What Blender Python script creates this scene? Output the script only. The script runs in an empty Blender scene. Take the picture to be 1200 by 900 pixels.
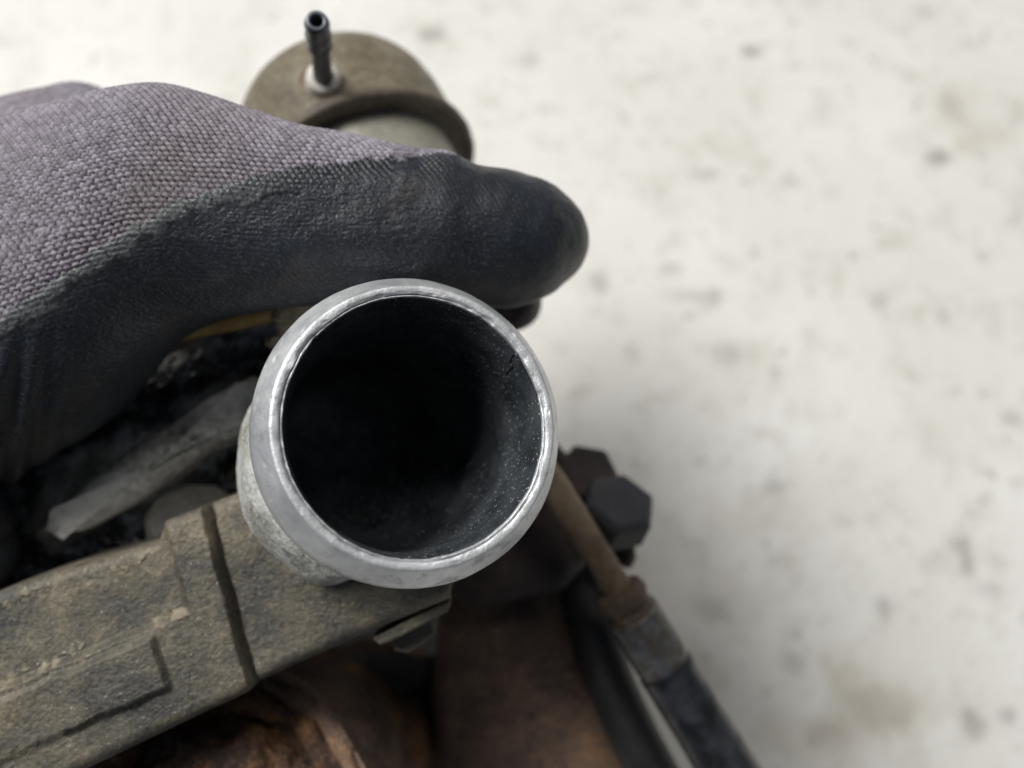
import bpy, math
import numpy as np
from mathutils import Matrix, Vector

# ------------------------------------------------------------------ camera, light, exposure
SC = bpy.context.scene
F = 1040.0                      # focal length in photograph pixels (1200 wide)
TILT = math.radians(15)         # camera looks down onto the table, tipped 15 degrees forward
RIGHT = np.array([1.0, 0.0, 0.0])
UP = np.array([0.0, math.cos(TILT), math.sin(TILT)])
FWD = np.array([0.0, math.sin(TILT), -math.cos(TILT)])
CAM = np.array([0.0, -0.09, 0.332])

cam_d = bpy.data.cameras.new('camera')
cam = bpy.data.objects.new('camera', cam_d)
SC.collection.objects.link(cam)
cam.matrix_world = Matrix(((RIGHT[0], UP[0], -FWD[0], CAM[0]),
                           (RIGHT[1], UP[1], -FWD[1], CAM[1]),
                           (RIGHT[2], UP[2], -FWD[2], CAM[2]),
                           (0, 0, 0, 1)))
cam_d.sensor_width = 36.0
cam_d.lens = 36.0 * F / 1200.0
cam_d.clip_start = 0.005
cam_d.clip_end = 50.0
cam_d.dof.use_dof = True
cam_d.dof.focus_distance = 0.150
cam_d.dof.aperture_fstop = 7.6
SC.camera = cam

world = bpy.data.worlds.new('World')
SC.world = world
world.use_nodes = True
world.node_tree.nodes['Background'].inputs[0].default_value = (0.78, 0.88, 1.0, 1)
world.node_tree.nodes['Background'].inputs[1].default_value = 0.085


def area(name, loc, target, size, size_y, power, col):
    d = bpy.data.lights.new(name, 'AREA')
    d.shape = 'RECTANGLE'
    d.size = size
    d.size_y = size_y
    d.energy = power
    d.color = col
    o = bpy.data.objects.new(name, d)
    SC.collection.objects.link(o)
    o.location = loc
    o.rotation_euler = (Vector(target) - Vector(loc)).to_track_quat('-Z', 'Y').to_euler()
    return o


area('workshop_window', (-1.75, 1.15, 2.7), (0, 0, 0.1), 1.7, 1.2, 118, (1.0, 0.985, 0.955))
area('ceiling_lamp', (0.3, 1.2, 2.4), (0, 0, 0.1), 1.4, 0.4, 14, (1.0, 0.97, 0.9))

SC.view_settings.view_transform = 'Standard'
SC.view_settings.look = 'None'
SC.view_settings.exposure = 0.16
SC.view_settings.gamma = 1.0
SC.view_settings.use_curve_mapping = False
SC.render.engine = 'CYCLES'
SC.cycles.use_denoising = True
SC.cycles.max_bounces = 8

# ------------------------------------------------------------------ numpy helpers
# working frame: camera axes in millimetres, (right, up, away); W() takes it to world metres
MM = 0.001


def P(u, v, d):
    u = np.asarray(u, float)
    v = np.asarray(v, float)
    d = np.asarray(d, float) + 0 * u
    return np.stack([(u - 600) / F * d, -(v - 450) / F * d, d], -1)


def W(p):
    p = np.asarray(p, float) * MM
    return CAM + p[..., 0:1] * RIGHT + p[..., 1:2] * UP + p[..., 2:3] * FWD


def _hash(ix, iy, iz, seed):
    h = (ix.astype(np.int64) * 374761393 + iy.astype(np.int64) * 668265263
         + iz.astype(np.int64) * 2147483647 + seed * 974634777) & 0xffffffff
    h = ((h ^ (h >> 13)) * 1274126177) & 0xffffffff
    h = ((h ^ (h >> 16)) * 2246822519) & 0xffffffff
    return ((h ^ (h >> 15)) & 0xffffff) / float(0xffffff)


def vnoise(p, scale, seed=0):
    q = np.asarray(p, float) * scale
    i = np.floor(q).astype(np.int64)
    f = q - i
    f = f * f * (3 - 2 * f)
    r = 0
    for a in (0, 1):
        for b in (0, 1):
            for c in (0, 1):
                w = (f[..., 0] if a else 1 - f[..., 0]) * (f[..., 1] if b else 1 - f[..., 1]) * (f[..., 2] if c else 1 - f[..., 2])
                r = r + w * _hash(i[..., 0] + a, i[..., 1] + b, i[..., 2] + c, seed)
    return r * 2 - 1


def fbm(p, scale, octs=3, seed=0):
    r, amp = 0, 1.0
    for k in range(octs):
        r = r + amp * vnoise(p, scale * 2.03 ** k, seed + k * 17)
        amp *= 0.5
    return r


def sstep(a, b, x):
    t = np.clip((x - a) / (b - a), 0, 1)
    return t * t * (3 - 2 * t)


def unit(v):
    v = np.asarray(v, float)
    return v / np.linalg.norm(v, axis=-1, keepdims=True)


def grid_faces(n, m, wrap=False, off=0):
    i = np.arange(n - 1)[:, None]
    j = np.arange(m if wrap else m - 1)[None, :]
    j2 = (j + 1) % m
    q = np.stack([i * m + j, (i + 1) * m + j, (i + 1) * m + j2, i * m + j2], -1)
    return (q.reshape(-1, 4) + off)


def grid_normals(g, wrap=False):
    du = np.gradient(g, axis=0)
    if wrap:
        dv = (np.roll(g, -1, 1) - np.roll(g, 1, 1)) * 0.5
    else:
        dv = np.gradient(g, axis=1)
    n = np.cross(du, dv)
    return n / (np.linalg.norm(n, axis=-1, keepdims=True) + 1e-12)


def obj(name, verts, faces, mat, parent=None, smooth=True, attrs=None, camspace=True):
    vw = W(verts) if camspace else np.asarray(verts, float)
    org = np.array(parent.get('origin_world', (0, 0, 0))) if parent is not None else np.zeros(3)
    vw = vw - org
    me = bpy.data.meshes.new(name)
    faces = [f for f in faces] if not isinstance(faces, np.ndarray) else faces
    if isinstance(faces, np.ndarray):
        nf = len(faces)
        k = faces.shape[1]
        me.vertices.add(len(vw))
        me.vertices.foreach_set('co', vw.astype(np.float32).ravel())
        me.loops.add(nf * k)
        me.loops.foreach_set('vertex_index', faces.astype(np.int32).ravel())
        me.polygons.add(nf)
        me.polygons.foreach_set('loop_start', np.arange(0, nf * k, k, dtype=np.int32))
        me.update(calc_edges=True)
    else:
        me.from_pydata([tuple(v) for v in vw], [], [tuple(int(i) for i in f) for f in faces])
    me.validate()
    import bmesh
    bm = bmesh.new()
    bm.from_mesh(me)
    bmesh.ops.recalc_face_normals(bm, faces=bm.faces)
    bm.to_mesh(me)
    bm.free()
    me.polygons.foreach_set('use_smooth', np.full(len(me.polygons), smooth, dtype=bool))
    for k, a in (attrs or {}).items():
        at = me.attributes.new(k, 'FLOAT', 'POINT')
        at.data.foreach_set('value', np.asarray(a, np.float32).ravel())
    me.materials.append(mat)
    o = bpy.data.objects.new(name, me)
    SC.collection.objects.link(o)
    if parent is not None:
        o.parent = parent
        o['origin_world'] = tuple(org)
    return o


def frame_of(axis):
    a = unit(axis)
    h = np.array([0, 0, 1.0]) if abs(a[2]) < 0.8 else np.array([0, 1.0, 0])
    e1 = unit(np.cross(a, h))
    return a, e1, np.cross(a, e1)


def resample(pts, n):
    """dense smooth polyline through control rows (Catmull-Rom)"""
    p = np.asarray(pts, float)
    q = np.vstack([2 * p[0] - p[1], p, 2 * p[-1] - p[-2]])
    t = np.linspace(0, len(p) - 1 - 1e-9, n)
    i = t.astype(int)
    f = (t - i)[:, None]
    a, b, c, d = q[i], q[i + 1], q[i + 2], q[i + 3]
    return 0.5 * (2 * b + (c - a) * f + (2 * a - 5 * b + 4 * c - d) * f * f + (3 * b - 3 * c + d - a) * f ** 3)


def lathe_grid(o, axis, prof, seg=96, n=None):
    """grid of a body of revolution; prof rows (radius, distance along axis)"""
    a, e1, e2 = frame_of(axis)
    prof = np.asarray(prof, float)
    if n:
        prof = resample(prof, n)
    th = np.linspace(0, 2 * np.pi, seg, endpoint=False)
    ring = np.cos(th)[:, None] * e1 + np.sin(th)[:, None] * e2
    g = np.asarray(o, float) + prof[:, 1, None, None] * a + prof[:, 0, None, None] * ring[None]
    return g, th, prof


def lathe(name, o, axis, prof, mat, parent, seg=96, n=None, rough=0, rscale=1.0, seed=1, smooth=True):
    g, th, pr = lathe_grid(o, axis, prof, seg, n)
    if rough:
        g = g + grid_normals(g, True) * (fbm(g, rscale, 3, seed) * rough)[..., None]
    return obj(name, g.reshape(-1, 3), grid_faces(g.shape[0], g.shape[1], True), mat, parent, smooth)


def tube_grid(rows, n=80, seg=40, flat=1.0):
    """tube through control rows (x,y,z,r) in the working frame, with rounded closed ends"""
    r = resample(rows, n)
    c, rad = r[:, :3], r[:, 3]
    t = unit(np.gradient(c, axis=0))
    # parallel transport
    e = np.zeros_like(c)
    e[0] = frame_of(t[0])[1]
    for k in range(1, n):
        v = e[k - 1] - t[k] * np.dot(e[k - 1], t[k])
        e[k] = v / np.linalg.norm(v)
    b = np.cross(t, e)
    th = np.linspace(0, 2 * np.pi, seg, endpoint=False)
    cap = np.linspace(0, np.pi / 2, 9)[1:]
    C, R, E, B = [], [], [], []
    for k in cap[::-1]:
        C.append(c[0] - t[0] * rad[0] * math.sin(k)); R.append(max(rad[0] * math.cos(k), 1e-3)); E.append(e[0]); B.append(b[0])
    for k in range(n):
        C.append(c[k]); R.append(rad[k]); E.append(e[k]); B.append(b[k])
    for k in cap:
        C.append(c[-1] + t[-1] * rad[-1] * math.sin(k)); R.append(max(rad[-1] * math.cos(k), 1e-3)); E.append(e[-1]); B.append(b[-1])
    C, R, E, B = map(np.array, (C, R, E, B))
    return C[:, None] + R[:, None, None] * (np.cos(th)[None, :, None] * E[:, None] + np.sin(th)[None, :, None] * B[:, None])


def tube(name, rows, mat, parent, n=80, seg=40, rough=0, rscale=0.3, seed=3):
    g = tube_grid(rows, n, seg)
    if rough:
        g = g + grid_normals(g, True) * (fbm(g, rscale, 3, seed) * rough)[..., None]
    return obj(name, g.reshape(-1, 3), grid_faces(g.shape[0], g.shape[1], True), mat, parent)


def PR(u, v, d, r):
    return np.append(P(u, v, d), r)


def slab_grid(poly, depth, thick, fillet, n=260, rings=14, tilt=(0, 0)):
    """rounded-edge block: closed outline (pixels at a depth) with fillet, front face and side walls"""
    p = np.asarray(poly, float)
    q = np.vstack([p, p[:1]])
    L = np.concatenate([[0], np.cumsum(np.linalg.norm(np.diff(q, axis=0), axis=1))])
    s = np.linspace(0, L[-1], n, endpoint=False)
    o = np.stack([np.interp(s, L, q[:, 0]), np.interp(s, L, q[:, 1])], -1)
    for _ in range(3):
        o = 0.25 * np.roll(o, 1, 0) + 0.5 * o + 0.25 * np.roll(o, -1, 0)
    c = o.mean(0)
    fpx = fillet / depth * F
    tang = unit(np.roll(o, -1, 0) - np.roll(o, 1, 0))
    nrm = np.stack([tang[:, 1], -tang[:, 0]], -1)
    if ((o - c) * nrm).sum(1).mean() < 0:
        nrm = -nrm
    rows = []
    for k in np.linspace(0.02, 1, rings):                                   # front face from the middle out
        rows.append((c + (o - nrm * fpx - c) * k, depth))
    for k in np.linspace(0, np.pi / 2, 8)[1:]:
        rows.append((o - nrm * fpx * (1 - math.sin(k)), depth + fillet * (1 - math.cos(k))))
    G = []
    for xy, d in rows:
        dd = d + tilt[0] * (xy[:, 0] - c[0]) + tilt[1] * (xy[:, 1] - c[1])
        G.append(P(xy[:, 0], xy[:, 1], dd))
    last = G[-1]
    for k in (0.25, 0.5, 0.75, 1.0):                                          # walls run straight away, not towards the lens
        w = last.copy()
        w[:, 2] += k * thick
        G.append(w)
    back = G[-1].copy()
    G.append(back.mean(0) + (back - back.mean(0)) * 0.02)
    return np.array(G)


def slab(name, poly, depth, thick, fillet, mat, parent, rough=0, rscale=0.3, seed=5, **k):
    g = slab_grid(poly, depth, thick, fillet, **k)
    if rough:
        g = g + grid_normals(g, True) * (fbm(g, rscale, 3, seed) * rough)[..., None]
    return obj(name, g.reshape(-1, 3), grid_faces(g.shape[0], g.shape[1], True), mat, parent)


def hexbolt(name, o, axis, r, h, mat, parent, spin=0.0, chamfer=0.86):
    a, e1, e2 = frame_of(axis)
    o = np.asarray(o, float)
    rings = []
    for rr, hh in ((r * 1.0, 0.0), (r, h * 0.82), (r * chamfer, h), (r * 0.35, h * 1.01)):
        th = np.arange(6) * np.pi / 3 + spin
        rings.append(o + a * hh + rr * (np.cos(th)[:, None] * e1 + np.sin(th)[:, None] * e2))
    v = np.vstack(rings)
    f = [tuple(x) for x in grid_faces(4, 6, True)] + [tuple(range(18, 24)), tuple(range(5, -1, -1))]
    ob = obj(name, v, f, mat, parent, smooth=False)
    bv = ob.modifiers.new('edge', 'BEVEL')
    bv.width = 0.0006
    bv.segments = 3
    return ob


# ------------------------------------------------------------------ materials
def new_mat(name):
    m = bpy.data.materials.new(name)
    m.use_nodes = True
    nt = m.node_tree
    b = nt.nodes['Principled BSDF']
    return m, nt, b


class N:
    def __init__(self, nt):
        self.nt = nt
        self.co = nt.nodes.new('ShaderNodeTexCoord').outputs['Object']

    def noise(self, scale, detail=4, rough=0.6, dist=0, vec=None):
        n = self.nt.nodes.new('ShaderNodeTexNoise')
        n.inputs['Scale'].default_value = scale
        n.inputs['Detail'].default_value = detail
        n.inputs['Roughness'].default_value = rough
        n.inputs['Distortion'].default_value = dist
        self.nt.links.new(vec or self.co, n.inputs['Vector'])
        return n.outputs['Fac']

    def voro(self, scale, feature='F1', rand=1.0):
        n = self.nt.nodes.new('ShaderNodeTexVoronoi')
        n.feature = feature
        n.inputs['Scale'].default_value = scale
        n.inputs['Randomness'].default_value = rand
        self.nt.links.new(self.co, n.inputs['Vector'])
        return n.outputs['Distance']

    def ramp(self, fac, stops):
        r = self.nt.nodes.new('ShaderNodeValToRGB')
        el = r.color_ramp.elements
        while len(el) < len(stops):
            el.new(0.5)
        for e, (p, c) in zip(el, stops):
            e.position = p
            e.color = (*c, 1) if not isinstance(c, (int, float)) else (c, c, c, 1)
        self.nt.links.new(fac, r.inputs[0])
        return r.outputs[0]

    def mix(self, fac, a, b, mode='MIX'):
        m = self.nt.nodes.new('ShaderNodeMix')
        m.data_type = 'RGBA'
        m.blend_type = mode
        for s, v in ((0, fac), (6, a), (7, b)):
            if isinstance(v, (int, float)):
                m.inputs[s].default_value = v if s == 0 else (v, v, v, 1)
            elif isinstance(v, tuple):
                m.inputs[s].default_value = (*v, 1)
            else:
                self.nt.links.new(v, m.inputs[s])
        return m.outputs[2]

    def math(self, op, a, b=0.0):
        m = self.nt.nodes.new('ShaderNodeMath')
        m.operation = op
        for s, v in ((0, a), (1, b)):
            if isinstance(v, (int, float)):
                m.inputs[s].default_value = v
            else:
                self.nt.links.new(v, m.inputs[s])
        return m.outputs[0]

    def attr(self, name):
        a = self.nt.nodes.new('ShaderNodeAttribute')
        a.attribute_name = name
        return a.outputs['Fac']

    def bump(self, h, dist, strength=1.0, prev=None):
        b = self.nt.nodes.new('ShaderNodeBump')
        b.inputs['Strength'].default_value = strength
        b.inputs['Distance'].default_value = dist
        self.nt.links.new(h, b.inputs['Height'])
        if prev is not None:
            self.nt.links.new(prev, b.inputs['Normal'])
        return b.outputs[0]

    def set(self, bsdf, **kw):
        for k, v in kw.items():
            s = bsdf.inputs[k.replace('_', ' ')]
            if isinstance(v, (int, float)):
                s.default_value = v
            elif isinstance(v, tuple):
                s.default_value = (*v, 1)
            else:
                self.nt.links.new(v, s)


def metal_mat(name, lo, hi, dirt, dirt_amt, rough, metallic=0.9, fine=900.0, bump=0.00006, seedscale=120.0):
    m, nt, b = new_mat(name)
    n = N(nt)
    base = n.ramp(n.noise(seedscale, 5), [(0.3, lo), (0.7, hi)])
    d = n.ramp(n.noise(seedscale * 1.7, 6, 0.7), [(1 - dirt_amt - 0.12, 0.0), (1 - dirt_amt + 0.12, 1.0)])
    col = n.mix(d, base, dirt)
    n.set(b, Base_Color=col, Metallic=n.math('MULTIPLY', n.math('SUBTRACT', 1.0, d), metallic),
          Roughness=n.math('ADD', n.math('MULTIPLY', n.noise(fine * 0.3, 3), 0.25), rough - 0.12),
          Normal=n.bump(n.noise(fine, 4, 0.65), bump))
    return m


def dirty_cast(name, stops, rough=0.62, fleck=0.0, bump=0.0003, sc=90.0, grit=False):
    m, nt, b = new_mat(name)
    n = N(nt)
    f = n.math('ADD', n.math('MULTIPLY', n.noise(sc, 6, 0.68, 0.4), 0.6), n.math('MULTIPLY', n.noise(sc * 12, 5, 0.75), 0.4))
    big = n.noise(sc * 0.45, 3, 0.5)
    f = n.math('ADD', f, n.math('MULTIPLY', n.math('SUBTRACT', big, 0.5), 0.35))
    col = n.ramp(f, [(0.5 + (p - 0.5) * 0.6, c) for p, c in stops])
    rg = n.math('ADD', n.math('MULTIPLY', n.noise(sc * 4, 4), 0.4), rough - 0.2)
    kw = dict(Roughness=rg, Normal=n.bump(n.noise(sc * 30, 4, 0.75), bump * 0.5, 1.0, n.bump(n.noise(sc * 9, 4, 0.65), bump)))
    if grit:
        col = n.mix(n.attr('grit'), col, (0.30, 0.25, 0.17))
    if fleck:
        fl = n.ramp(n.noise(sc * 26, 2, 0.5), [(0.70 - fleck * 0.1, 0.0), (0.76, 1.0)])
        col = n.mix(fl, col, (0.42, 0.42, 0.40))
        kw['Metallic'] = n.math('MULTIPLY', fl, 0.8)
    n.set(b, Base_Color=col, **kw)
    return m


M = {}
M['alu'] = metal_mat('machined_aluminium', (0.56, 0.575, 0.60), (0.84, 0.855, 0.875), (0.24, 0.23, 0.21), 0.34, 0.50, 0.75, 2200, 0.00009, 170)
M['collar'] = dirty_cast('raw_cast_aluminium', [(0.22, (0.12, 0.115, 0.085)), (0.38, (0.40, 0.40, 0.36)), (0.54, (0.64, 0.65, 0.64)), (0.75, (0.80, 0.81, 0.81))], 0.45, 0.2, 0.0004, 110)
M['cast'] = dirty_cast('grimy_cast_aluminium', [(0.22, (0.018, 0.018, 0.018)), (0.42, (0.064, 0.061, 0.054)), (0.60, (0.125, 0.110, 0.080)), (0.86, (0.28, 0.235, 0.165))], 0.58, 0.35, 0.00022, 80, True)
M['rust'] = dirty_cast('dark_rust', [(0.25, (0.035, 0.025, 0.022)), (0.45, (0.11, 0.070, 0.054)), (0.60, (0.20, 0.125, 0.085)), (0.78, (0.36, 0.20, 0.09))], 0.72, 0, 0.0006, 60)
M['rust_dark'] = dirty_cast('purple_brown_rust', [(0.25, (0.012, 0.010, 0.012)), (0.5, (0.035, 0.024, 0.026)), (0.75, (0.085, 0.05, 0.042))], 0.6, 0, 0.0005, 60)
M['rust_orange'] = dirty_cast('orange_rust', [(0.24, (0.03, 0.021, 0.02)), (0.44, (0.11, 0.062, 0.045)), (0.58, (0.30, 0.15, 0.070)), (0.76, (0.58, 0.32, 0.13))], 0.62, 0.3, 0.0016, 95)
M['zinc'] = dirty_cast('dulled_zinc_plate', [(0.26, (0.075, 0.058, 0.036)), (0.45, (0.165, 0.138, 0.092)), (0.62, (0.25, 0.215, 0.155)), (0.80, (0.40, 0.29, 0.16))], 0.5, 0, 0.0003, 50)
M['zinc_pale'] = dirty_cast('pale_zinc_plate', [(0.3, (0.24, 0.225, 0.18)), (0.7, (0.44, 0.42, 0.36))], 0.45, 0, 0.0002, 50)
M['zinc_white'] = dirty_cast('white_zinc', [(0.3, (0.45, 0.43, 0.38)), (0.7, (0.68, 0.66, 0.60))], 0.42, 0, 0.0002, 90)
M['rim_brown'] = dirty_cast('brown_crimped_rim', [(0.3, (0.075, 0.06, 0.045)), (0.7, (0.20, 0.16, 0.115))], 0.5, 0, 0.0003, 60)
M['steel_dark'] = metal_mat('dark_steel', (0.055, 0.06, 0.075), (0.14, 0.15, 0.17), (0.03, 0.028, 0.028), 0.3, 0.36, 0.6, 700)
M['steel_bright'] = metal_mat('bright_steel', (0.6, 0.62, 0.64), (0.8, 0.8, 0.8), (0.3, 0.28, 0.24), 0.15, 0.3, 0.8, 700)
M['tan_rod'] = dirty_cast('tan_rusted_rod', [(0.3, (0.10, 0.065, 0.04)), (0.55, (0.22, 0.155, 0.10)), (0.75, (0.32, 0.24, 0.16))], 0.55, 0, 0.0003, 90)
M['nut_rust'] = dirty_cast('rusted_nut', [(0.3, (0.075, 0.048, 0.034)), (0.55, (0.16, 0.108, 0.074)), (0.75, (0.28, 0.20, 0.135))], 0.6, 0, 0.0004, 90)
M['thread'] = metal_mat('worn_thread', (0.07, 0.075, 0.085), (0.30, 0.32, 0.35), (0.085, 0.068, 0.048), 0.52, 0.42, 0.5, 700, 0.0001, 200)
M['bolt_black'] = dirty_cast('blackened_bolt', [(0.3, (0.012, 0.013, 0.018)), (0.6, (0.03, 0.032, 0.042)), (0.82, (0.075, 0.058, 0.05))], 0.5, 0, 0.0005, 110)
M['brass'] = dirty_cast('dull_brass', [(0.3, (0.16, 0.10, 0.035)), (0.6, (0.34, 0.23, 0.08)), (0.8, (0.42, 0.27, 0.12))], 0.5, 0, 0.0003, 90)
m, nt, b = new_mat('oily_casting')
n = N(nt)
oil_glints = n.ramp(n.noise(120, 4, 0.65), [(0.40, (0.010, 0.011, 0.014)), (0.53, (0.030, 0.034, 0.042)), (0.66, (0.20, 0.23, 0.28))])  # bluish top stop paints glints into the dark oil colour
bare = n.ramp(n.noise(130, 5, 0.6), [(0.30, (0.30, 0.29, 0.27)), (0.60, (0.82, 0.81, 0.78))])  # pale metal tone, painted in for the lit stretch of the volute
n.set(b, Base_Color=n.mix(n.attr('lit_band'), oil_glints, bare), Metallic=0.25, Roughness=n.ramp(n.noise(200, 4), [(0.4, 0.10), (0.6, 0.34)]),
      Normal=n.bump(n.noise(170, 3, 0.6), 0.0016))
M['oily'] = m
M['wet_alu'] = dirty_cast('wet_aluminium', [(0.20, (0.04, 0.042, 0.045)), (0.40, (0.40, 0.395, 0.37)), (0.6, (0.80, 0.79, 0.76))], 0.30, 0, 0.0003, 55)
M['grey_boss'] = dirty_cast('grey_casting', [(0.3, (0.09, 0.09, 0.08)), (0.7, (0.24, 0.235, 0.21))], 0.40, 0.2, 0.0004, 80)

m, nt, b = new_mat('black_hose')
n = N(nt)
n.set(b, Base_Color=n.ramp(n.noise(60, 4), [(0.3, (0.008, 0.008, 0.010)), (0.7, (0.022, 0.02, 0.022))]), Roughness=0.5, Normal=n.bump(n.noise(900, 3), 0.0002))
M['hose'] = m

m, nt, b = new_mat('black_sleeve')
n = N(nt)
n.set(b, Base_Color=n.ramp(n.noise(120, 5), [(0.38, (0.008, 0.009, 0.012)), (0.64, (0.05, 0.052, 0.06))]), Roughness=n.ramp(n.noise(200, 4), [(0.4, 0.28), (0.6, 0.5)]), Metallic=0.2, Normal=n.bump(n.noise(700, 3), 0.0002))
M['sleeve'] = m

# oily black bore with settled metal dust
m, nt, b = new_mat('oily_bore')
n = N(nt)
base = n.ramp(n.noise(140, 5), [(0.30, (0.020, 0.024, 0.029)), (0.70, (0.078, 0.088, 0.098))])
sp = n.ramp(n.voro(1500), [(0.17, 1.0), (0.30, 0.0)])
pick = n.math('MULTIPLY', n.ramp(n.noise(1100, 3), [(0.48, 0.0), (0.58, 1.0)]), n.ramp(n.noise(90, 4), [(0.36, 0.0), (0.52, 1.0)]))
sp = n.math('MULTIPLY', sp, pick)
col = n.mix(sp, base, (0.55, 0.57, 0.58))
n.set(b, Base_Color=col, Roughness=n.math('ADD', n.math('MULTIPLY', n.noise(500, 3), 0.35), 0.27), Metallic=0.25,
      Normal=n.bump(sp, 0.0001, 1.0, n.bump(n.noise(1600, 4), 0.0001)))
M['bore'] = m

# painted tabletop with grime marks
m, nt, b = new_mat('white_painted_board')
n = N(nt)
base = n.ramp(n.noise(14, 5, 0.6), [(0.3, (0.68, 0.665, 0.62)), (0.7, (0.79, 0.785, 0.755))])
gr = n.ramp(n.noise(55, 7, 0.74), [(0.50, 0.0), (0.70, 0.60)])
col = n.mix(gr, base, (0.42, 0.39, 0.33))
fl = n.ramp(n.noise(120, 4, 0.65), [(0.60, 0.0), (0.72, 0.65)])
col = n.mix(fl, col, (0.30, 0.27, 0.23))
col = n.mix(n.attr('stain'), col, (0.11, 0.095, 0.08))
col = n.mix(n.attr('tan'), col, (0.42, 0.34, 0.23))
n.set(b, Base_Color=col, Roughness=0.55, Normal=n.bump(n.noise(500, 4), 0.0003))
M['table'] = m

# glove: knitted liner and dipped coating on one skin
m, nt, b = new_mat('knit_and_nitrile')
n = N(nt)
yarn = n.ramp(n.math('ADD', n.math('MULTIPLY', n.attr('yarn'), 0.6), n.math('MULTIPLY', n.noise(40, 4), 0.4)),
              [(0.2, (0.170, 0.150, 0.185)), (0.5, (0.245, 0.218, 0.265)), (0.8, (0.33, 0.30, 0.355))])
soil = n.ramp(n.noise(45, 4, 0.6), [(0.36, 0.0), (0.62, 0.62)])
yarn = n.mix(n.math('MULTIPLY', soil, n.attr('soil')), yarn, (0.145, 0.118, 0.095))
fib = n.noise(2600, 3, 0.7)
yarn = n.mix(0.35, yarn, n.mix(1.0, yarn, n.ramp(fib, [(0.3, 0.55), (0.7, 1.35)]), 'MULTIPLY'))
coat = n.ramp(n.noise(70, 5, 0.7), [(0.3, (0.010, 0.012, 0.016)), (0.6, (0.016, 0.020, 0.029)), (0.8, (0.030, 0.035, 0.048))])
coat = n.mix(n.math('MULTIPLY', n.ramp(n.noise(1500, 4, 0.75), [(0.53, 0.0), (0.70, 1.0)]), 0.45), coat, (0.11, 0.118, 0.132))
coat = n.mix(n.math('MULTIPLY', n.ramp(n.noise(90, 4, 0.7), [(0.56, 0.0), (0.72, 1.0)]), 0.14), coat, (0.16, 0.125, 0.09))
coat = n.mix(n.attr('band'), coat, n.ramp(n.noise(900, 3), [(0.35, (0.035, 0.038, 0.042)), (0.65, (0.16, 0.17, 0.175))]))
col = n.mix(n.attr('knit'), coat, yarn)
fine = n.bump(n.noise(2200, 3, 0.7), 0.00012)
n.set(b, Base_Color=col, Roughness=n.math('ADD', n.math('MULTIPLY', n.attr('knit'), 0.30), n.math('ADD', 0.31, n.math('MULTIPLY', n.noise(300, 3), 0.2))),
      Normal=n.bump(n.noise(700, 4, 0.7), 0.0001, 1.0, fine), Sheen_Weight=n.math('MULTIPLY', n.attr('knit'), 0.15), Sheen_Roughness=0.5)
M['glove'] = m


# ------------------------------------------------------------------ setting: the board it all rests on
def build_table():
    n_ = 520
    x = np.linspace(-0.55, 0.65, n_)
    y = np.linspace(-0.6, 0.75, n_)
    X, Y = np.meshgrid(x, y, indexing='ij')
    v = np.stack([X, Y, 0 * X], -1)
    stain = np.zeros_like(X)
    tan = np.zeros_like(X)
    wob = 0.55 * fbm(v, 110.0, 4, 4)

    def hit(u, vv):                                            # where a view ray meets the board
        d = RIGHT * (u - 600) / F - UP * (vv - 450) / F + FWD
        k = -CAM[2] / d[2]
        return CAM + d * k

    spots = [(875, 60, 11, 8, .95), (502, 40, 13, 10, .75), (1132, 652, 10, 22, .85), (1160, 690, 22, 6, .35), (635, 128, 9, 7, .6),
             (830, 205, 18, 9, .6), (925, 215, 14, 6, .4), (1100, 185, 11, 8, .7), (1108, 122, 16, 20, .4), (1035, 350, 12, 11, .55),
             (702, 328, 12, 14, .6), (815, 347, 26, 9, .55), (1105, 370, 8, 7, .6), (1152, 180, 7, 6, .5), (905, 570, 17, 7, .55),
             (1035, 708, 10, 10, .6), (1152, 586, 7, 6, .6), (930, 775, 14, 10, .45), (1140, 845, 12, 14, .55), (1183, 838, 9, 8, .55),
             (1030, 825, 28, 20, .4), (960, 860, 26, 14, .45), (835, 720, 16, 12, .4), (740, 415, 10, 9, .35), (910, 437, 10, 8, .4),
             (785, 315, 14, 7, .4), (1185, 490, 12, 8, .4), (1085, 15, 14, 10, .5), (760, 95, 14, 10, .3), (1150, 300, 8, 6, .4),
             (855, 413, 18, 12, .35), (945, 392, 12, 8, .3), (1190, 255, 8, 10, .45), (620, 70, 10, 8, .3), (990, 610, 12, 8, .3)]
    for u, vv, a, c, s in spots:
        p = hit(u, vv)
        k = np.linalg.norm(p - CAM) / F
        q = ((X - p[0]) / (a * k)) ** 2 + ((Y - p[1]) / (c * k)) ** 2
        stain = np.maximum(stain, 0.75 * s * (1 - sstep(0.15, 1.5, np.sqrt(q) + wob)))
    for u, vv, a, c, s in [(1020, 820, 70, 50, .5), (960, 860, 80, 40, .5), (815, 785, 40, 30, .5), (850, 715, 50, 40, .3), (1175, 165, 60, 14, .5), (885, 610, 60, 35, .35), (1110, 120, 40, 50, .3), (905, 440, 60, 40, .2)]:
        p = hit(u, vv)
        k = np.linalg.norm(p - CAM) / F
        q = np.sqrt(((X - p[0]) / (a * k)) ** 2 + ((Y - p[1]) / (c * k)) ** 2)
        tan = np.maximum(tan, 0.55 * s * (1 - sstep(0.2, 1.2, q + wob)))
    o = obj('tabletop', v.reshape(-1, 3), grid_faces(n_, n_), M['table'], None, True,
            {'stain': stain, 'tan': tan}, camspace=False)
    o['kind'] = 'structure'
    return o


build_table()

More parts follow.
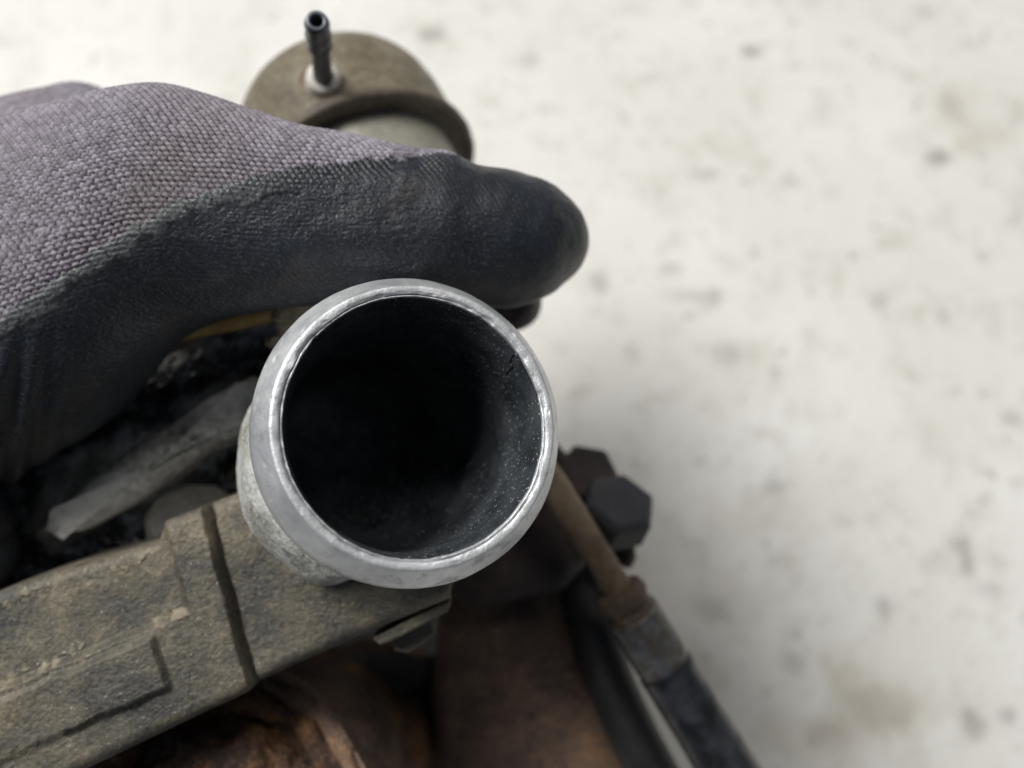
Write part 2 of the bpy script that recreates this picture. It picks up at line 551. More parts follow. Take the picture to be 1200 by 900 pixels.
# ------------------------------------------------------------------ the turbocharger
turbo = bpy.data.objects.new('turbocharger', None)
SC.collection.objects.link(turbo)
tb = W(P(470, 620, 300))
tb[2] = 0.0
turbo.location = tb
turbo['origin_world'] = tuple(tb)
turbo['label'] = 'grimy turbocharger with open silver outlet pipe and rusty turbine housing on white board'
turbo['category'] = 'turbocharger'

# outlet pipe -----------------------------------------------------
LIP = P(491, 497, 145)
AX = unit([-0.33, -0.20, 1.0])


def pipe_grid(prof, n, seg, o=LIP, ax=AX):
    return lathe_grid(o, ax, prof, seg, n)


outer = [(21.6, 0.9), (21.68, 0.5), (21.85, 0.30), (22.05, 0.22), (22.3, 0.12), (22.6, 0.03), (23.0, 0.0), (23.3, 0.02), (23.55, 0.12), (23.75, 0.36), (24.1, 0.95), (24.7, 1.95), (25.3, 3.0),
         (25.8, 3.9), (26.15, 4.6), (26.35, 5.2), (26.42, 6.2), (26.42, 8.0), (26.4, 9.8), (26.2, 10.5), (25.6, 11.1), (24.6, 11.7), (24.3, 13.0), (24.3, 17), (24.4, 24), (24.6, 32)]
g, th, pr = pipe_grid(outer, 190, 420)
nr = grid_normals(g, True)
sg = np.sign((nr[60] * (g[60] - LIP)).sum(-1).mean())
nr *= sg
T = th[None] + 0 * pr[:, :1]
lipw = np.exp(-((pr[:, 0:1] - 22.0) / 0.45) ** 2) * (pr[:, 1:2] < 2)
disp = 0.05 * fbm(g, 0.9, 3, 8) * (0.4 + lipw)
disp = disp - np.exp(-((pr[:, 0:1] - 21.95 - 0.12 * fbm(g, 0.3, 2, 15)) / 0.09) ** 2) * (pr[:, 1:2] < 1.0) * 0.5 * sstep(-0.5, 0.1, fbm(g, 0.05, 2, 35))
disp = disp + lipw * 0.16 * fbm(g, 0.35, 3, 21) - np.exp(-((pr[:, 0:1] - 22.0 - 0.25 * vnoise(g, 0.12, 5)) / 0.10) ** 2) * (pr[:, 1:2] < 1.0) * 0.35 * sstep(-0.35, 0.3, fbm(g, 0.06, 2, 33))
disp = disp + 0.10 * fbm(g, 0.12, 2, 77)
disp = disp - lipw * 0.30 * sstep(0.45, 0.8, vnoise(g, 0.55, 88)) - 0.12 * sstep(0.6, 0.85, vnoise(g, 0.8, 89))
g = g + nr * disp[..., None]
pipe = obj('outlet_pipe', g.reshape(-1, 3), grid_faces(g.shape[0], g.shape[1], True), M['alu'], turbo)
pipe['label'] = 'bare silver outlet pipe with a rolled bead'

bore = [(21.6, 0.88), (21.42, 1.4), (21.2, 2.2), (20.95, 4), (20.6, 8), (20.5, 14), (20.4, 20), (20.3, 26), (20.0, 34), (19.2, 42), (17.0, 49), (12.5, 54), (6.0, 56.5), (0.05, 57)]
g, th, pr = pipe_grid(bore, 130, 320)
deep = sstep(14, 57, pr[:, 1])[:, None]
g = g + np.stack([-9.0 * deep ** 2 + 0 * g[..., 0], 2.0 * deep ** 2 + 0 * g[..., 0], 0 * g[..., 0]], -1)     # the passage bends into the volute
g = g + grid_normals(g, True) * (0.05 * fbm(g, 0.8, 3, 3) + 0.25 * fbm(g, 0.10, 2, 9) * deep)[..., None]
bo = obj('bore', g.reshape(-1, 3), grid_faces(g.shape[0], g.shape[1], True), M['bore'], pipe)
pu, pv = 600 + F * g[..., 0] / g[..., 2], 450 - F * g[..., 1] / g[..., 2]
cen = LIP + ((g - LIP) @ AX)[..., None] * AX
lint = []
for lu, lv in ((601, 414), (597, 424), (600, 429), (594, 438)):
    k = np.argmin((pu - lu) ** 2 + (pv - lv) ** 2)
    q0, c0 = g.reshape(-1, 3)[k], cen.reshape(-1, 3)[k]
    lint.append(np.append(q0 + unit(c0 - q0) * 0.12, 0.13))
tube('lint_fibre', lint, M['hose'], bo, 30, 10)
bo['label'] = 'oily black bore dusted with metal specks'

col_prof = [(24.0, 22), (25.0, 22.6), (26.2, 23.8), (27.3, 25.6), (28.1, 28.0), (28.7, 31.0), (29.0, 35.0), (29.1, 40.0), (29.0, 48.0)]
g, th, pr = pipe_grid(col_prof, 60, 300)
rd = g - (LIP + pr[:, 1, None, None] * AX)
ang = np.degrees(np.arctan2(-rd[..., 1], rd[..., 0])) % 360          # 90 is straight down, 180 is left in the picture
shr = 1 - sstep(92, 116, ang) * sstep(232, 188, ang) * (1 - 0.35 * sstep(150, 185, ang))
g = g - rd * (shr * np.maximum(0, 1 - 23.9 / np.linalg.norm(rd, axis=-1)))[..., None]
nr = grid_normals(g, True)
nr *= np.sign((nr[30] * (g[30] - LIP - 28 * AX)).sum(-1).mean())
g = g + nr * (0.30 * fbm(g, 0.18, 2, 6) + 0.12 * fbm(g, 0.9, 3, 2))[..., None]
cl = obj('cast_collar', g.reshape(-1, 3), grid_faces(g.shape[0], g.shape[1], True), M['collar'], pipe)
cl['label'] = 'pale rough collar at the foot of the pipe'


# compressor cover casting ---------------------------------------
def seg_dist(u, v, a, b):
    """signed distance to the line a-b, positive on its right-hand side seen along a->b with v down"""
    d = np.array(b, float) - np.array(a, float)
    L = np.linalg.norm(d)
    d /= L
    return (u - a[0]) * (-d[1]) + (v - a[1]) * d[0], ((u - a[0]) * d[0] + (v - a[1]) * d[1]) / L


def build_cover():
    cu = np.arange(-200, 527, 1.25)
    vt = np.interp(cu, [-200, 0, 60, 120, 186, 190, 236, 280, 330, 420, 527], [772, 692, 672, 655, 634, 612, 594, 577, 572, 600, 640])
    vb = np.interp(cu, [-200, 100, 292, 300, 400, 440, 520, 527], [1046, 902, 810, 803, 757, 740, 707, 703])
    k = np.ones(7) / 7
    vt = np.convolve(np.pad(vt, 3, 'edge'), k, 'valid')
    vb = np.convolve(np.pad(vb, 3, 'edge'), k, 'valid')
    t = np.linspace(0, 1, 250)
    fr, fb = 2.2 / 167 * F, 3.0 / 167 * F
    A = np.linspace(0, np.pi / 2, 9)[:-1]
    U, V, D = [], [], []

    def add(v, dz):
        U.append(cu.copy()); V.append(v); D.append(dz + 0 * cu)
    for w in (24, 18, 12, 7):
        add(vt, w)
    for a in A:
        add(vt + fr * (1 - math.cos(a)), 2.2 * (1 - math.sin(a)))
    for q in t:
        add(vt + fr + (vb - vt - fr - fb) * q, 0.0)
    for a in A[::-1]:
        add(vb - fb * (1 - math.cos(a)), 3.0 * (1 - math.sin(a)))
    for w in (8, 13, 19, 25):
        add(vb, w)
    U, V, D = (np.array(x).T for x in (U, V, D))
    face = np.exp(-(D / 2.0) ** 2)
    U0, V0 = U, V
    gw = P(U, V, 167 + 0 * U)
    U = U + 2.2 * fbm(gw, 0.2, 4, 81)
    V = V + 2.2 * fbm(gw, 0.2, 4, 82)
    # relief of the casting, heights towards the camera in mm
    H = np.zeros_like(U)
    dl, sl = seg_dist(U, V, (190, 606), (243, 790))          # left flank of the rib
    dr, sr = seg_dist(U, V, (241, 592), (297, 808))          # right flank of the rib
    rib = sstep(5, -12, dl) * sstep(-2.0, 2.0, dr) * (1 - 0.0 * sl)
    fade = sstep(0.95, 0.55, sl)
    lower, _ = seg_dist(U, V, (-10, 806), (207, 719))        # positive below the step line
    low = sstep(-3, 5, lower)
    left = sstep(0, 3, -dr) * 0
    H += 2.7 * rib * np.maximum(fade, low)
    isleft = sstep(-3, 3, dr)
    H += 2.2 * low * isleft * (1 - rib)
    # sloping floor left of the rib and right of it
    H += -1.2 * sstep(60, 0, np.abs(dr + 20)) * (1 - isleft) * 0
    H -= 1.9 * np.exp(-((dr + 3) / 2.8) ** 2)                 # groove at the foot of the rib
    H += 0.5 * sstep(-10, -160, dr) * (1 - isleft)
    # raised pad
    a1, _ = seg_dist(U, V, (75, 786), (188, 738))
    a4, _ = seg_dist(U, V, (86, 858), (72, 790))
    a2, _ = seg_dist(U, V, (186, 741), (207, 802))
    a3, _ = seg_dist(U, V, (203, 800), (60, 864))
    pad = sstep(-4, 5, a1) * sstep(-4, 4, a2) * sstep(-7, 6, a3) * (0.45 + 0.55 * sstep(-6, 4, a4))
    H += 1.5 * pad
    H -= 0.7 * sstep(2, -22, a3) * sstep(-60, -22, a3) * isleft * 0
    U, V = U0, V0
    g = P(U, V, 167.5 - 0.012 * (V - 720) + 0.010 * (U - 260))
    H += face * (0.22 * fbm(g, 0.12, 2, 4) + 0.10 * np.abs(fbm(g, 0.45, 3, 14)) + 0.055 * fbm(g, 1.3, 3, 34) + 0.05 * fbm(g, 3.0, 1, 24))
    # baked-on grit along the step line
    grit = np.exp(-((lower + 1) / 8.0) ** 2) * isleft * 0.8 * sstep(0.1, 0.7, fbm(g, 0.7, 3, 40))
    grit = np.maximum(grit, np.exp(-((V - np.interp(U, cu, vt) - 14) / 14.0) ** 2) * (U < 190) * 0.6 * sstep(0.2, 0.8, fbm(g, 0.8, 3, 42)))
    grit = grit * (1 - sstep(0.2, 0.7, rib))
    H += 0.45 * grit + face * 4.5 * np.exp(-((U - 460) / 75.0) ** 2 - ((V - 668) / 34.0) ** 2)
    g[..., 2] += D - H
    # keep clear of the pipe
    rel = g - LIP
    al = (rel @ AX)[..., None]
    rad = rel - al * AX
    rr = np.linalg.norm(rad, axis=-1, keepdims=True)
    g = np.where(rr < 26.2, g + rad / np.maximum(rr, 1e-6) * (26.2 - rr), g)
    # closed right-hand end
    end = g[-1:].copy()
    end[..., 2] = np.maximum(end[..., 2], 186)
    end[..., 0] -= 0.4
    beg = g[:1].copy()
    beg[..., 2] = np.maximum(beg[..., 2], 190)
    beg[..., 0] += 0.4
    g = np.concatenate([beg, g, end], 0)
    at = np.concatenate([grit[:1], grit, grit[-1:]], 0)
    return obj('compressor_cover', g.reshape(-1, 3), grid_faces(*g.shape[:2]), M['cast'], turbo, True, {'grit': at})


cover = build_cover()
cover['label'] = 'grimy grey cast cover with raised rib'
slab('clamp_plate', [(436, 748), (518, 706), (527, 704), (526, 716), (470, 746), (446, 756)], 171.5, 6, 0.5, M['cast'], cover, 0.08, 0.5)
slab('clamp_bolt', [(460, 742), (506, 722), (510, 744), (478, 766), (462, 762)], 176.5, 9, 0.8, M['cast'], cover, 0.08, 0.6)

# oily volute body under the hand ------------------------------------
g = tube_grid([PR(-160, 760, 214, 20), PR(-40, 690, 214, 21), PR(80, 610, 214, 22), PR(190, 535, 213, 21), PR(290, 470, 216, 19), PR(360, 400, 222, 17), PR(420, 340, 228, 15)], 150, 120)
g = g + grid_normals(g, True) * (0.9 * fbm(g, 0.09, 3, 3))[..., None]
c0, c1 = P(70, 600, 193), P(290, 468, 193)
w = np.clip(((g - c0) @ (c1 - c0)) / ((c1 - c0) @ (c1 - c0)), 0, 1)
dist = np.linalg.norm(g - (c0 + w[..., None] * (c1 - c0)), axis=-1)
lit_band = 0.35 * sstep(9.0, 3.2, dist + 2.2 * fbm(g, 0.12, 3, 19))  # mask of the lit stretch, painted as a paler band along the tube
vol = obj('compressor_volute', g.reshape(-1, 3), grid_faces(g.shape[0], g.shape[1], True), M['oily'], turbo, True, {'lit_band': lit_band})
ledge = slab('lit_patch_ledge', [(50, 622), (95, 572), (165, 520), (240, 470), (300, 440), (305, 505), (262, 524), (205, 562), (150, 594), (95, 624)], 187, 16, 4.5, M['wet_alu'], vol, 0.5, 0.10, 61, n=260, rings=24, tilt=(0, -0.02))  # ledge added in a pale colour to stand for the lit patch
ledge['label'] = 'pale wet ledge added to give the lit patch'
vol['label'] = 'wet oily volute body in shadow'
lathe('port_boss', P(226, 612, 194), unit([0.35, 0.55, -1.0]), [(9.5, -16), (9.8, -2), (9.4, 0.5), (8.2, 1.8), (5, 2.3), (0.05, 2.4)], M['grey_boss'], vol, 72, 40, 0.25, 0.4)
slab('bracket_lug', [(316, 372), (335, 352), (372, 342), (420, 335), (430, 390), (372, 420), (334, 420), (310, 402), (322, 392)], 178, 16, 1.6, M['zinc'], turbo, 0.55, 0.35)
tube('locating_pin', [PR(180, 396, 186, 1.7), PR(240, 384, 184, 1.8), PR(318, 368, 182, 1.9)], M['brass'], turbo, 40, 24, 0.1, 0.6)

lathe('back_plate', P(250, 445, 230), unit([0.05, -0.05, 1.0]), [(0.05, 0), (30, 0.3), (35, 1.0), (36, 3), (36, 9), (30, 10)], M['rust_dark'], turbo, 90, 40, 0.3, 0.1)
# backing body that carries everything down to the board
core = lathe('bearing_housing', P(330, 560, 222), unit([0.10, -0.05, 1.0]), [(0.05, 0), (20, 0.5), (30, 3), (33, 8), (30, 18), (24, 26), (24, 52), (38, 62), (42, 74), (38, 88), (20, 94), (0.05, 95)], M['rust_dark'], turbo, 90, 90, 0.5, 0.1)

# wastegate actuator -----------------------------------------------------
AC = P(428, 211, 226)
AA = unit([-0.42 * 0.92, 0.907 * 0.92, 0.40])
dome = lathe('actuator_can', AC, AA, [(27.6, 0.5), (27.6, 4), (27.5, 11), (27.1, 17), (25.8, 23), (23.2, 27.4), (18.8, 30.4), (12.5, 32.4), (5, 33.2), (0.05, 33.3)], M['zinc'], turbo, 120, 90, 0.15, 0.12)
dome['label'] = 'dull olive metal actuator can'
lathe('crimped_rim', AC, AA, [(25.6, 1.6), (27.4, 1.5), (28.8, 1.3), (29.5, 0.8), (29.7, 0), (29.5, -0.9), (28.8, -1.5), (27.8, -1.6), (27.0, -1.2), (24, -0.9), (21, -0.9)], M['rim_brown'], dome, 140, 60, 0.1, 0.3)
lathe('lower_can', AC, AA, [(23.5, -0.5), (23.6, -5), (23.4, -16), (22.5, -24), (19.5, -29), (12, -31), (0.05, -31.5)], M['zinc_pale'], dome, 100, 60, 0.12, 0.15)
bt = P(371, 24, 176)
bb = P(379, 92, 202)
ba = unit(bt - bb)
L = np.linalg.norm(bt - bb)
barb = lathe('hose_barb', bb, ba, [(2.4, -6), (2.4, 0), (2.2, 2), (1.95, L - 11), (1.95, L - 10.5), (2.75, L - 9.8), (2.2, L - 6.4), (2.1, L - 6.2), (2.75, L - 5.6), (2.15, L - 2.4), (2.1, L - 2.2), (2.6, L - 1.6), (2.2, L - 0.2), (2.0, L), (1.3, L), (1.2, L - 0.4), (1.15, L - 8), (0.05, L - 8.1)], M['steel_dark'], dome, 60)
barb['label'] = 'dark ribbed hose barb with open tip'
lathe('barb_ferrule', bb, ba, [(2.3, 1.4), (3.4, 1.3), (3.9, 0.6), (4.1, -1.0), (4.3, -3.6), (4.4, -6)], M['zinc_white'], dome, 48)
lathe('barb_boss', bb, ba, [(4.3, -3.6), (5.4, -4.0), (6.2, -4.8), (6.6, -7.0), (6.8, -11)], M['nut_rust'], dome, 48, None, 0.15, 0.5)

# turbine side --------------------------------------------------------
flange = slab('turbine_flange', [(512, 700), (545, 640), (600, 610), (668, 610), (694, 665), (690, 720), (712, 800), (742, 900), (775, 1010), (505, 1010), (507, 900), (504, 830), (509, 760)],
              228, 52, 5.0, M['rust'], turbo, 1.2, 0.055, 11, n=320, rings=40)
flange['label'] = 'rust brown turbine flange'
slab('shaded_flange_part', [(505, 640), (560, 560), (650, 520), (690, 560), (700, 640), (660, 690), (560, 712), (515, 700)], 216, 20, 4.0, M['rust_dark'], flange, 0.8, 0.08, 21, n=240, rings=20)  # flange behind the pipe, its shade painted with the darker rust

ax_h = unit([-0.16, 0.22, -1.0])
hc = P(232, 1000, 174)
KR = 0.86
house = lathe('turbine_housing', hc, ax_h, [(a * KR, b_) for a, b_ in [(0.05, -125), (33, -124), (36, -120), (38, -100), (38, -16), (36.5, -10), (33.5, -7), (30.8, -7.0), (29.0, -9.5), (27.5, -9.8), (26.2, -4.0), (23.5, -0.6), (20, 0.6), (15, 0.8), (9.5, -0.6), (8, -4), (7.2, -12), (0.05, -14)]], M['rust_orange'], turbo, 260, 220, 2.0, 0.17)
house['label'] = 'lumpy orange rusted turbine housing'
lathe('housing_band', hc, ax_h, [(a * KR, b_) for a, b_ in [(34.6, -8.6), (36.0, -7.4), (37.8, -7.0), (39.0, -8.0), (39.6, -11), (39.2, -40)]], M['rust'], house, 160, 60, 0.9, 0.2)
tube('exhaust_runner', [PR(250, 900, 240, 10), PR(340, 850, 238, 11), PR(420, 806, 238, 9.5), PR(470, 790, 240, 5.5), PR(500, 786, 242, 4.0), PR(560, 770, 250, 4.0)], M['rust_dark'], turbo, 80, 48, 0.7, 0.09)
tube('exhaust_runner', [PR(300, 970, 236, 13), PR(380, 930, 236, 14), PR(450, 895, 240, 13), PR(530, 905, 250, 13), PR(580, 920, 258, 12)], M['rust_dark'], turbo, 80, 48, 0.8, 0.09)

# stud bolts beside the pipe
b1 = hexbolt('bolt', P(684, 566, 222), unit([0.10, 0.62, -1.0]), 8.2, 7.0, M['rust_dark'], turbo, 0.2)
b1['label'] = 'brown hex bolt head'
b2 = hexbolt('bolt', P(716, 612, 214), unit([0.22, 0.75, -0.75]), 9.2, 9.0, M['bolt_black'], turbo, 0.5)
b2['label'] = 'blue-black hex bolt head'
slab('bolt_lug', [(672, 560), (720, 575), (742, 610), (747, 655), (738, 668), (700, 655), (660, 640)], 217, 20, 2.5, M['rust_dark'], turbo, 0.5, 0.15, 31, n=160)
b3 = lathe('dome_nut', P(596, 356, 196), unit([0.1, 0.1, 1.0]), [(0.05, -3.2), (3.0, -2.6), (5.0, -1.0), (6.2, 2.0), (6.4, 8), (6.0, 20)], M['rust_dark'], turbo, 48, 40, 0.2, 0.3)
tube('nut_bracket', [PR(597, 357, 208, 5.0), PR(560, 310, 214, 5.0), PR(500, 262, 222, 5.5)], M['rust_dark'], turbo, 40, 24, 0.2, 0.2)
b3['label'] = 'dark dome nut under the thumb tip'

tube('oil_hose', [PR(668, 600, 232, 5.8), PR(682, 680, 228, 6.0), PR(704, 770, 224, 6.2), PR(742, 860, 220, 6.2), PR(790, 950, 218, 6.2), PR(840, 1040, 216, 6.2)], M['hose'], turbo, 90, 40, 0.15, 0.2)

rod = tube('actuator_rod', [PR(486, 268, 224, 3.0), PR(560, 415, 209, 3.1), PR(618, 520, 199, 3.3), PR(655, 578, 198, 3.3), PR(694, 640, 200, 3.3), PR(738, 712, 202, 3.3)], M['tan_rod'], turbo, 110, 36, 0.15, 0.3)
rod['label'] = 'tan rusted rod with nut and sleeve'
ra = unit(P(738, 712, 202) - P(694, 640, 200))
lathe('rod_collar', P(724, 690, 201.5), ra, [(3.2, -0.4), (4.8, 0.0), (5.6, 0.7), (5.7, 3.0), (5.3, 4.4), (5.2, 5.0), (5.8, 5.8), (5.8, 8.2), (5.2, 9.0)], M['nut_rust'], rod, 48, 50, 0.3, 0.4)
sl0 = P(740, 718, 202)
se = P(880, 945, 208)
sa = unit(se - sl0)
LL = np.linalg.norm(se - sl0)
tprof = [(5.0, 0), (6.2, 0.4)]
for k in range(10):
    tprof += [(6.45, 1.0 + k * 1.3), (5.95, 1.6 + k * 1.3)]
tprof += [(6.3, 14.6), (5.0, 15.2)]
lathe('rod_thread', sl0, sa, tprof, M['thread'], rod, 56, None, 0.06, 0.4)
lathe('rod_sleeve', sl0 + sa * 14.8, sa, [(5.0, 0), (6.3, 0.3), (6.6, 1.2), (6.5, 10), (6.4, LL), (0.05, LL + 0.5)], M['sleeve'], rod, 56, 60, 0.06, 0.4)


# ------------------------------------------------------------------ the gloved hand
def stitches(s, t, ps=1.24, pt=0.92, slant=0.62, seed=5, lx=0.56, ly=0.50):
    """height field of knit loops: rows of slanted oval grains, every other row shifted"""
    h = np.zeros_like(s)
    tone = np.zeros_like(s)
    row0 = np.floor(t / pt)
    for dr_ in (-1, 0, 1, 2):
        row = row0 + dr_
        for dc in (-1, 0, 1):
            off = 0.5 * (row % 2)
            cc = np.floor(s / ps - off) + dc
            jx = (_hash(cc.astype(np.int64), row.astype(np.int64), 0 * row.astype(np.int64), seed) - 0.5) * 0.16
            jy = (_hash(cc.astype(np.int64), row.astype(np.int64), 0 * row.astype(np.int64) + 1, seed) - 0.5) * 0.16
            x = s - (cc + 0.5 + off + jx) * ps
            y = t - (row + 0.5 + jy) * pt
            ca, sa_ = math.cos(slant), math.sin(slant)
            xr, yr = x * ca + y * sa_, -x * sa_ + y * ca
            v = 1 - (xr / (lx * ps)) ** 2 - (yr / (ly * pt)) ** 2
            v = np.sqrt(np.clip(v, 0, 1))
            up = v > h
            tone = np.where(up, _hash(cc.astype(np.int64), row.astype(np.int64), 0 * row.astype(np.int64) + 2, seed), tone)
            h = np.maximum(h, v)
    return h, tone


def build_hand():
    V, Fc = [], []
    A = {k: [] for k in ('knit', 'band', 'yarn', 'soil')}
    off = 0

    def push(g, **at):
        nonlocal off
        V.append(g.reshape(-1, 3))
        Fc.append(grid_faces(g.shape[0], g.shape[1], True, off))
        for k in A:
            A[k].append(np.broadcast_to(at.get(k, 0.0), g.shape[:2]).ravel())
        off += g.shape[0] * g.shape[1]

    # thumb and the ball of the hand: one skin from the wrist (left) to the thumb tip (right)
    #        u, top, bottom, centre depth, half depth
    S = np.array([(-906, 388, 392, 216, 0.4), (-900, 240, 540, 216, 23), (-650, 226, 548, 207, 21), (-420, 215, 560, 196, 22), (-300, 205, 590, 192, 25), (-200, 196, 606, 187, 27), (-120, 182, 604, 183, 29), (-60, 168, 590, 180, 29), (0, 152, 566, 177, 28.5), (50, 139, 537, 174.5, 27), (100, 124, 503, 172.5, 25), (150, 110, 452, 171, 22.5),
                  (200, 103, 402, 170, 19.5), (250, 114, 378, 169.5, 17), (300, 134, 366, 169.5, 15.2), (350, 150, 358, 170, 14.2), (400, 159, 354, 171, 13.6), (450, 167, 354, 172, 13.4),
                  (500, 176, 356, 174, 13.6), (530, 181, 357, 175.2, 13.7), (560, 197, 358, 176.5, 13.1), (600, 204, 358, 178.5, 12.8), (640, 217, 347, 181, 11.6), (665, 233, 331, 183, 9.6), (680, 250, 315, 184, 7.0), (688, 268, 297, 184.5, 3.6), (690, 281, 284, 184.7, 0.6)])
    # sample finely where the picture shows it
    pos = np.arange(len(S), dtype=float)
    kk = np.interp(np.concatenate([np.linspace(-906, -900, 6, endpoint=False), np.linspace(-900, -70, 110, endpoint=False), np.linspace(-70, 688, 640, endpoint=False), np.linspace(688, 690, 5)]), S[:, 0], pos)
    q = np.vstack([2 * S[0] - S[1], S, 2 * S[-1] - S[-2]])
    i = np.minimum(kk.astype(int), len(S) - 2)
    f = (kk - i)[:, None]
    a, b_, c, d = q[i], q[i + 1], q[i + 2], q[i + 3]
    R = 0.5 * (2 * b_ + (c - a) * f + (2 * a - 5 * b_ + 4 * c - d) * f * f + (3 * b_ - 3 * c + d - a) * f ** 3)
    u, top, bot, dc, hz = R.T
    hz = np.maximum(hz, 0.3)
    vc, hh = (top + bot) / 2, np.maximum((bot - top) / 2, 0.5)
    ph = np.concatenate([np.linspace(-0.5, math.pi + 0.25, 470, endpoint=False), np.linspace(math.pi + 0.25, 2 * math.pi - 0.5, 110, endpoint=False)])
    PH = ph[None, :]
    e = 0.90
    cs, sn = np.cos(PH), np.sin(PH)
    cs = np.sign(cs) * np.abs(cs) ** e
    sn = np.sign(sn) * np.abs(sn) ** e
    # the section is tallest at its middle depth; measure at the true depth so that the body keeps its size
    dd = dc[:, None] - hz[:, None] * sn
    x = (u[:, None] - 600) / F * dc[:, None] + 0 * dd
    y = -((vc[:, None] - hh[:, None] * cs) - 450) / F * dc[:, None]
    g = np.stack([x, y, dd], -1)
    g0 = g.copy()
    px = 600 + F * g[..., 0] / g[..., 2]
    py = 450 - F * g[..., 1] / g[..., 2]
    nr = grid_normals(g, True)
    if (nr[400, 200] @ (g[400, 200] - g[400].mean(0))) < 0:
        nr = -nr
    # arc lengths for the knit
    ds = np.linalg.norm(np.diff(g[:, 180], axis=0), axis=1)
    s = np.concatenate([[0], np.cumsum(ds)])[:, None] + 0 * PH
    dt = np.linalg.norm(np.diff(g, axis=1), axis=2)
    t = np.concatenate([np.zeros((len(u), 1)), np.cumsum(dt, 1)], 1)
    # edge of the dipped coating
    eb = np.interp(px, [-420, -60, 0, 60, 100, 150, 200, 270, 350, 430, 520, 545, 575, 700], [470, 412, 372, 330, 303, 268, 240, 213, 196, 186, 179, 178, 150, 120])
    near = (PH > -0.5) & (PH < math.pi + 0.2)
    edge = (py - eb) + 5.0 * vnoise(g, 0.5, 3) + 2.5 * vnoise(g, 1.4, 13)
    edge = np.where(PH > math.pi + 0.2, np.where(PH > 1.62 * math.pi, -60, 60), edge)
    tipcoat = sstep(520, 555, px)
    edge = np.maximum(edge, tipcoat * 200 - 100)
    # anchor the rows to the coating edge
    ref = np.array([np.interp(0, (py[k] - eb[k])[30:440], t[k][30:440]) for k in range(len(u))])
    ref = np.convolve(np.pad(ref, 12, 'edge'), np.ones(25) / 25, 'valid')
    tr = t - 0.55 * ref[:, None]
    hS, tone = stitches(s + 0.35 * vnoise(g, 0.16, 8), tr + 0.3 * vnoise(g, 0.2, 9))
    knit = 1 - sstep(-2, 2, edge)
    band = sstep(-2, 3, edge) * (1 - sstep(14, 40, edge + 10 * vnoise(g, 0.4, 51))) * sstep(400, 200, px) * (PH < math.pi)
    coat = 1 - knit
    # folds and relief
    low = sstep(360, 470, py) * sstep(110, 10, px) * (PH < math.pi + 0.3)
    folds = np.sin((px + 0.16 * (py - 400)) / 5.6) * 0.6 * low
    swell = 0.5 * fbm(g, 0.05, 2, 60) + 0.22 * coat * fbm(g, 0.16, 3, 61)
    lip_e = 0.30 * sstep(-3, 10, edge) * (1 - sstep(22, 34, edge + 8 * vnoise(g, 0.4, 51))) * sstep(430, 260, px)
    amp = 0.62 * knit + coat * (0.05 + 0.24 * (1 - sstep(0, 30, edge)))
    h2, _ = stitches(s * 1.0 + 3 + 0.5 * vnoise(g, 0.5, 91), tr + 0.5 * vnoise(g, 0.45, 92), 0.86, 0.74, 0.9, 9)
    fineh = coat * (1 - 0.7 * sstep(400, 560, px)) * (0.055 * h2 + 0.06 * fbm(g, 2.2, 3, 70))
    gs = g * np.array([1.0, 0.28, 0.28])
    wr = 1 - np.abs(fbm(gs + 0.8 * fbm(g, 0.08, 2, 95)[..., None], 0.22, 2, 94))
    fineh = fineh + coat * 0.07 * sstep(0.2, 1.0, wr) * (sstep(300, 420, px) * sstep(620, 560, px) + 0.5 * sstep(260, 120, px))
    vis = sstep(-70, -55, px)
    hgt = vis * (amp * (hS - 0.6) + fineh) + folds + swell + lip_e
    endf = sstep(690, 676, u)[:, None]
    g = g + nr * (hgt * endf)[..., None]
    soil = 0.12 + 0.88 * sstep(90, 190, px) * sstep(370, 230, px) * sstep(-130, -40, edge)
    push(g, knit=knit, band=band * 0.9, yarn=tone, soil=soil)

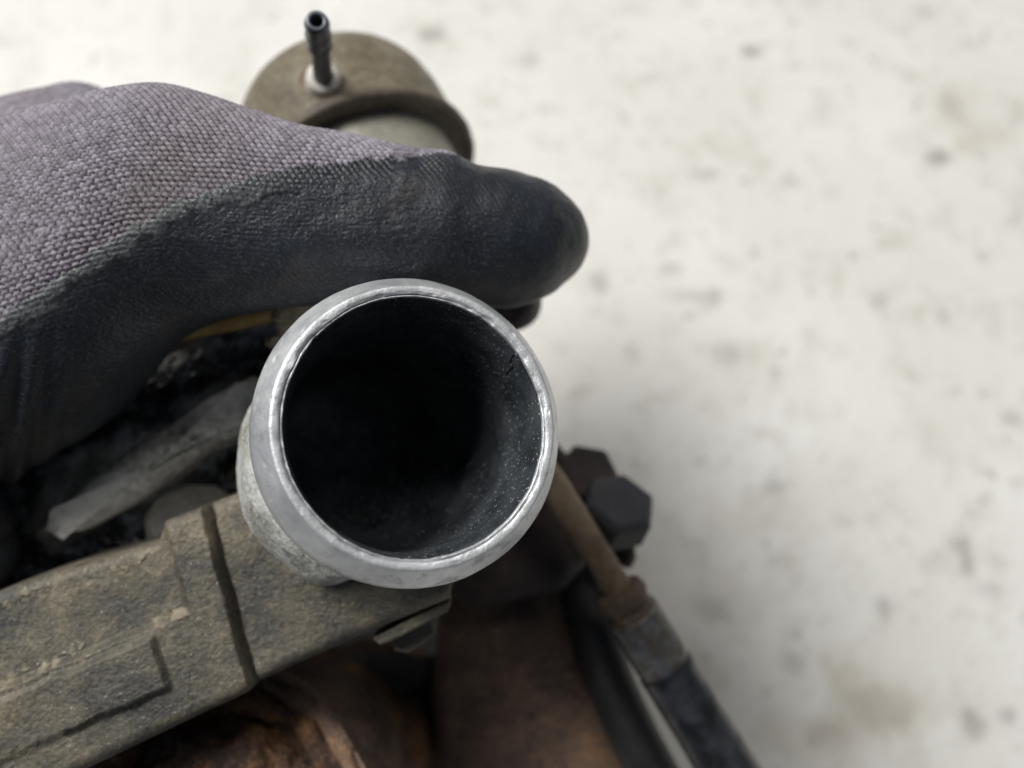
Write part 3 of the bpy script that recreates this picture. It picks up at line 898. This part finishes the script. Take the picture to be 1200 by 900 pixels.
    # fingers: index knuckle shows behind the thumb, the rest close round the far side of the housing
    def finger(rows, kn, n=170, seg=120, st=True):
        g = tube_grid(rows, n, seg)
        nr = grid_normals(g, True)
        if (nr[60, 5] @ (g[60, 5] - g[60].mean(0))) < 0:
            nr = -nr
        if st:
            s_ = np.concatenate([[0], np.cumsum(np.linalg.norm(np.diff(g.mean(1), axis=0), axis=1))])[:, None] + 0 * g[..., 0]
            t_ = np.concatenate([np.zeros((g.shape[0], 1)), np.cumsum(np.linalg.norm(np.diff(g, axis=1), axis=2), 1)], 1)
            hs, tn = stitches(s_, t_)
        else:
            hs, tn = np.zeros(g.shape[:2]), np.full(g.shape[:2], 0.5)
        g = g + nr * ((0.3 if kn else 0.1) * (hs - 0.6) + 0.5 * fbm(g, 0.06, 2, 44))[..., None]
        push(g, knit=float(kn), yarn=tn, soil=0.4)

    finger([PR(-260, 300, 200, 14), PR(-120, 225, 198, 13), PR(-10, 192, 197, 12.6), PR(70, 165, 198, 11.6), PR(108, 160, 203, 11.2), PR(140, 190, 218, 10.6), PR(165, 255, 240, 10.2), PR(190, 320, 256, 9.6), PR(220, 370, 264, 8.6)], 1, 300, 200)
    finger([PR(-280, 340, 204, 14), PR(-150, 290, 212, 12.5), PR(-60, 275, 224, 11.5), PR(0, 300, 242, 11), PR(60, 350, 262, 10.5), PR(110, 410, 276, 9)], 0, 60, 40, False)
    finger([PR(-290, 400, 206, 14), PR(-170, 370, 216, 12), PR(-90, 370, 232, 11), PR(-30, 400, 252, 10.5), PR(30, 450, 272, 10), PR(70, 500, 284, 8.6)], 0, 60, 40, False)
    finger([PR(-300, 460, 204, 13), PR(-190, 460, 214, 11), PR(-120, 470, 232, 10), PR(-60, 510, 254, 9.5), PR(-10, 560, 272, 8)], 0, 60, 40, False)
    # heel of the palm tucked against the cover
    finger([PR(-260, 470, 190, 16), PR(-150, 540, 186, 14), PR(-80, 590, 183, 12.5), PR(-45, 625, 182, 11.0), PR(-28, 650, 183, 8.5)], 0, 120, 90, True)

    o = obj('gloved_hand', np.vstack(V), np.vstack(Fc), M['glove'], None, True, {k: np.concatenate(v) for k, v in A.items()})
    o['label'] = 'hand in purple-grey knit work glove with black coated palm, thumb across the turbocharger'
    o['category'] = 'hand'
    return o


build_hand()
for o in SC.objects:
    if 'origin_world' in o:
        del o['origin_world']
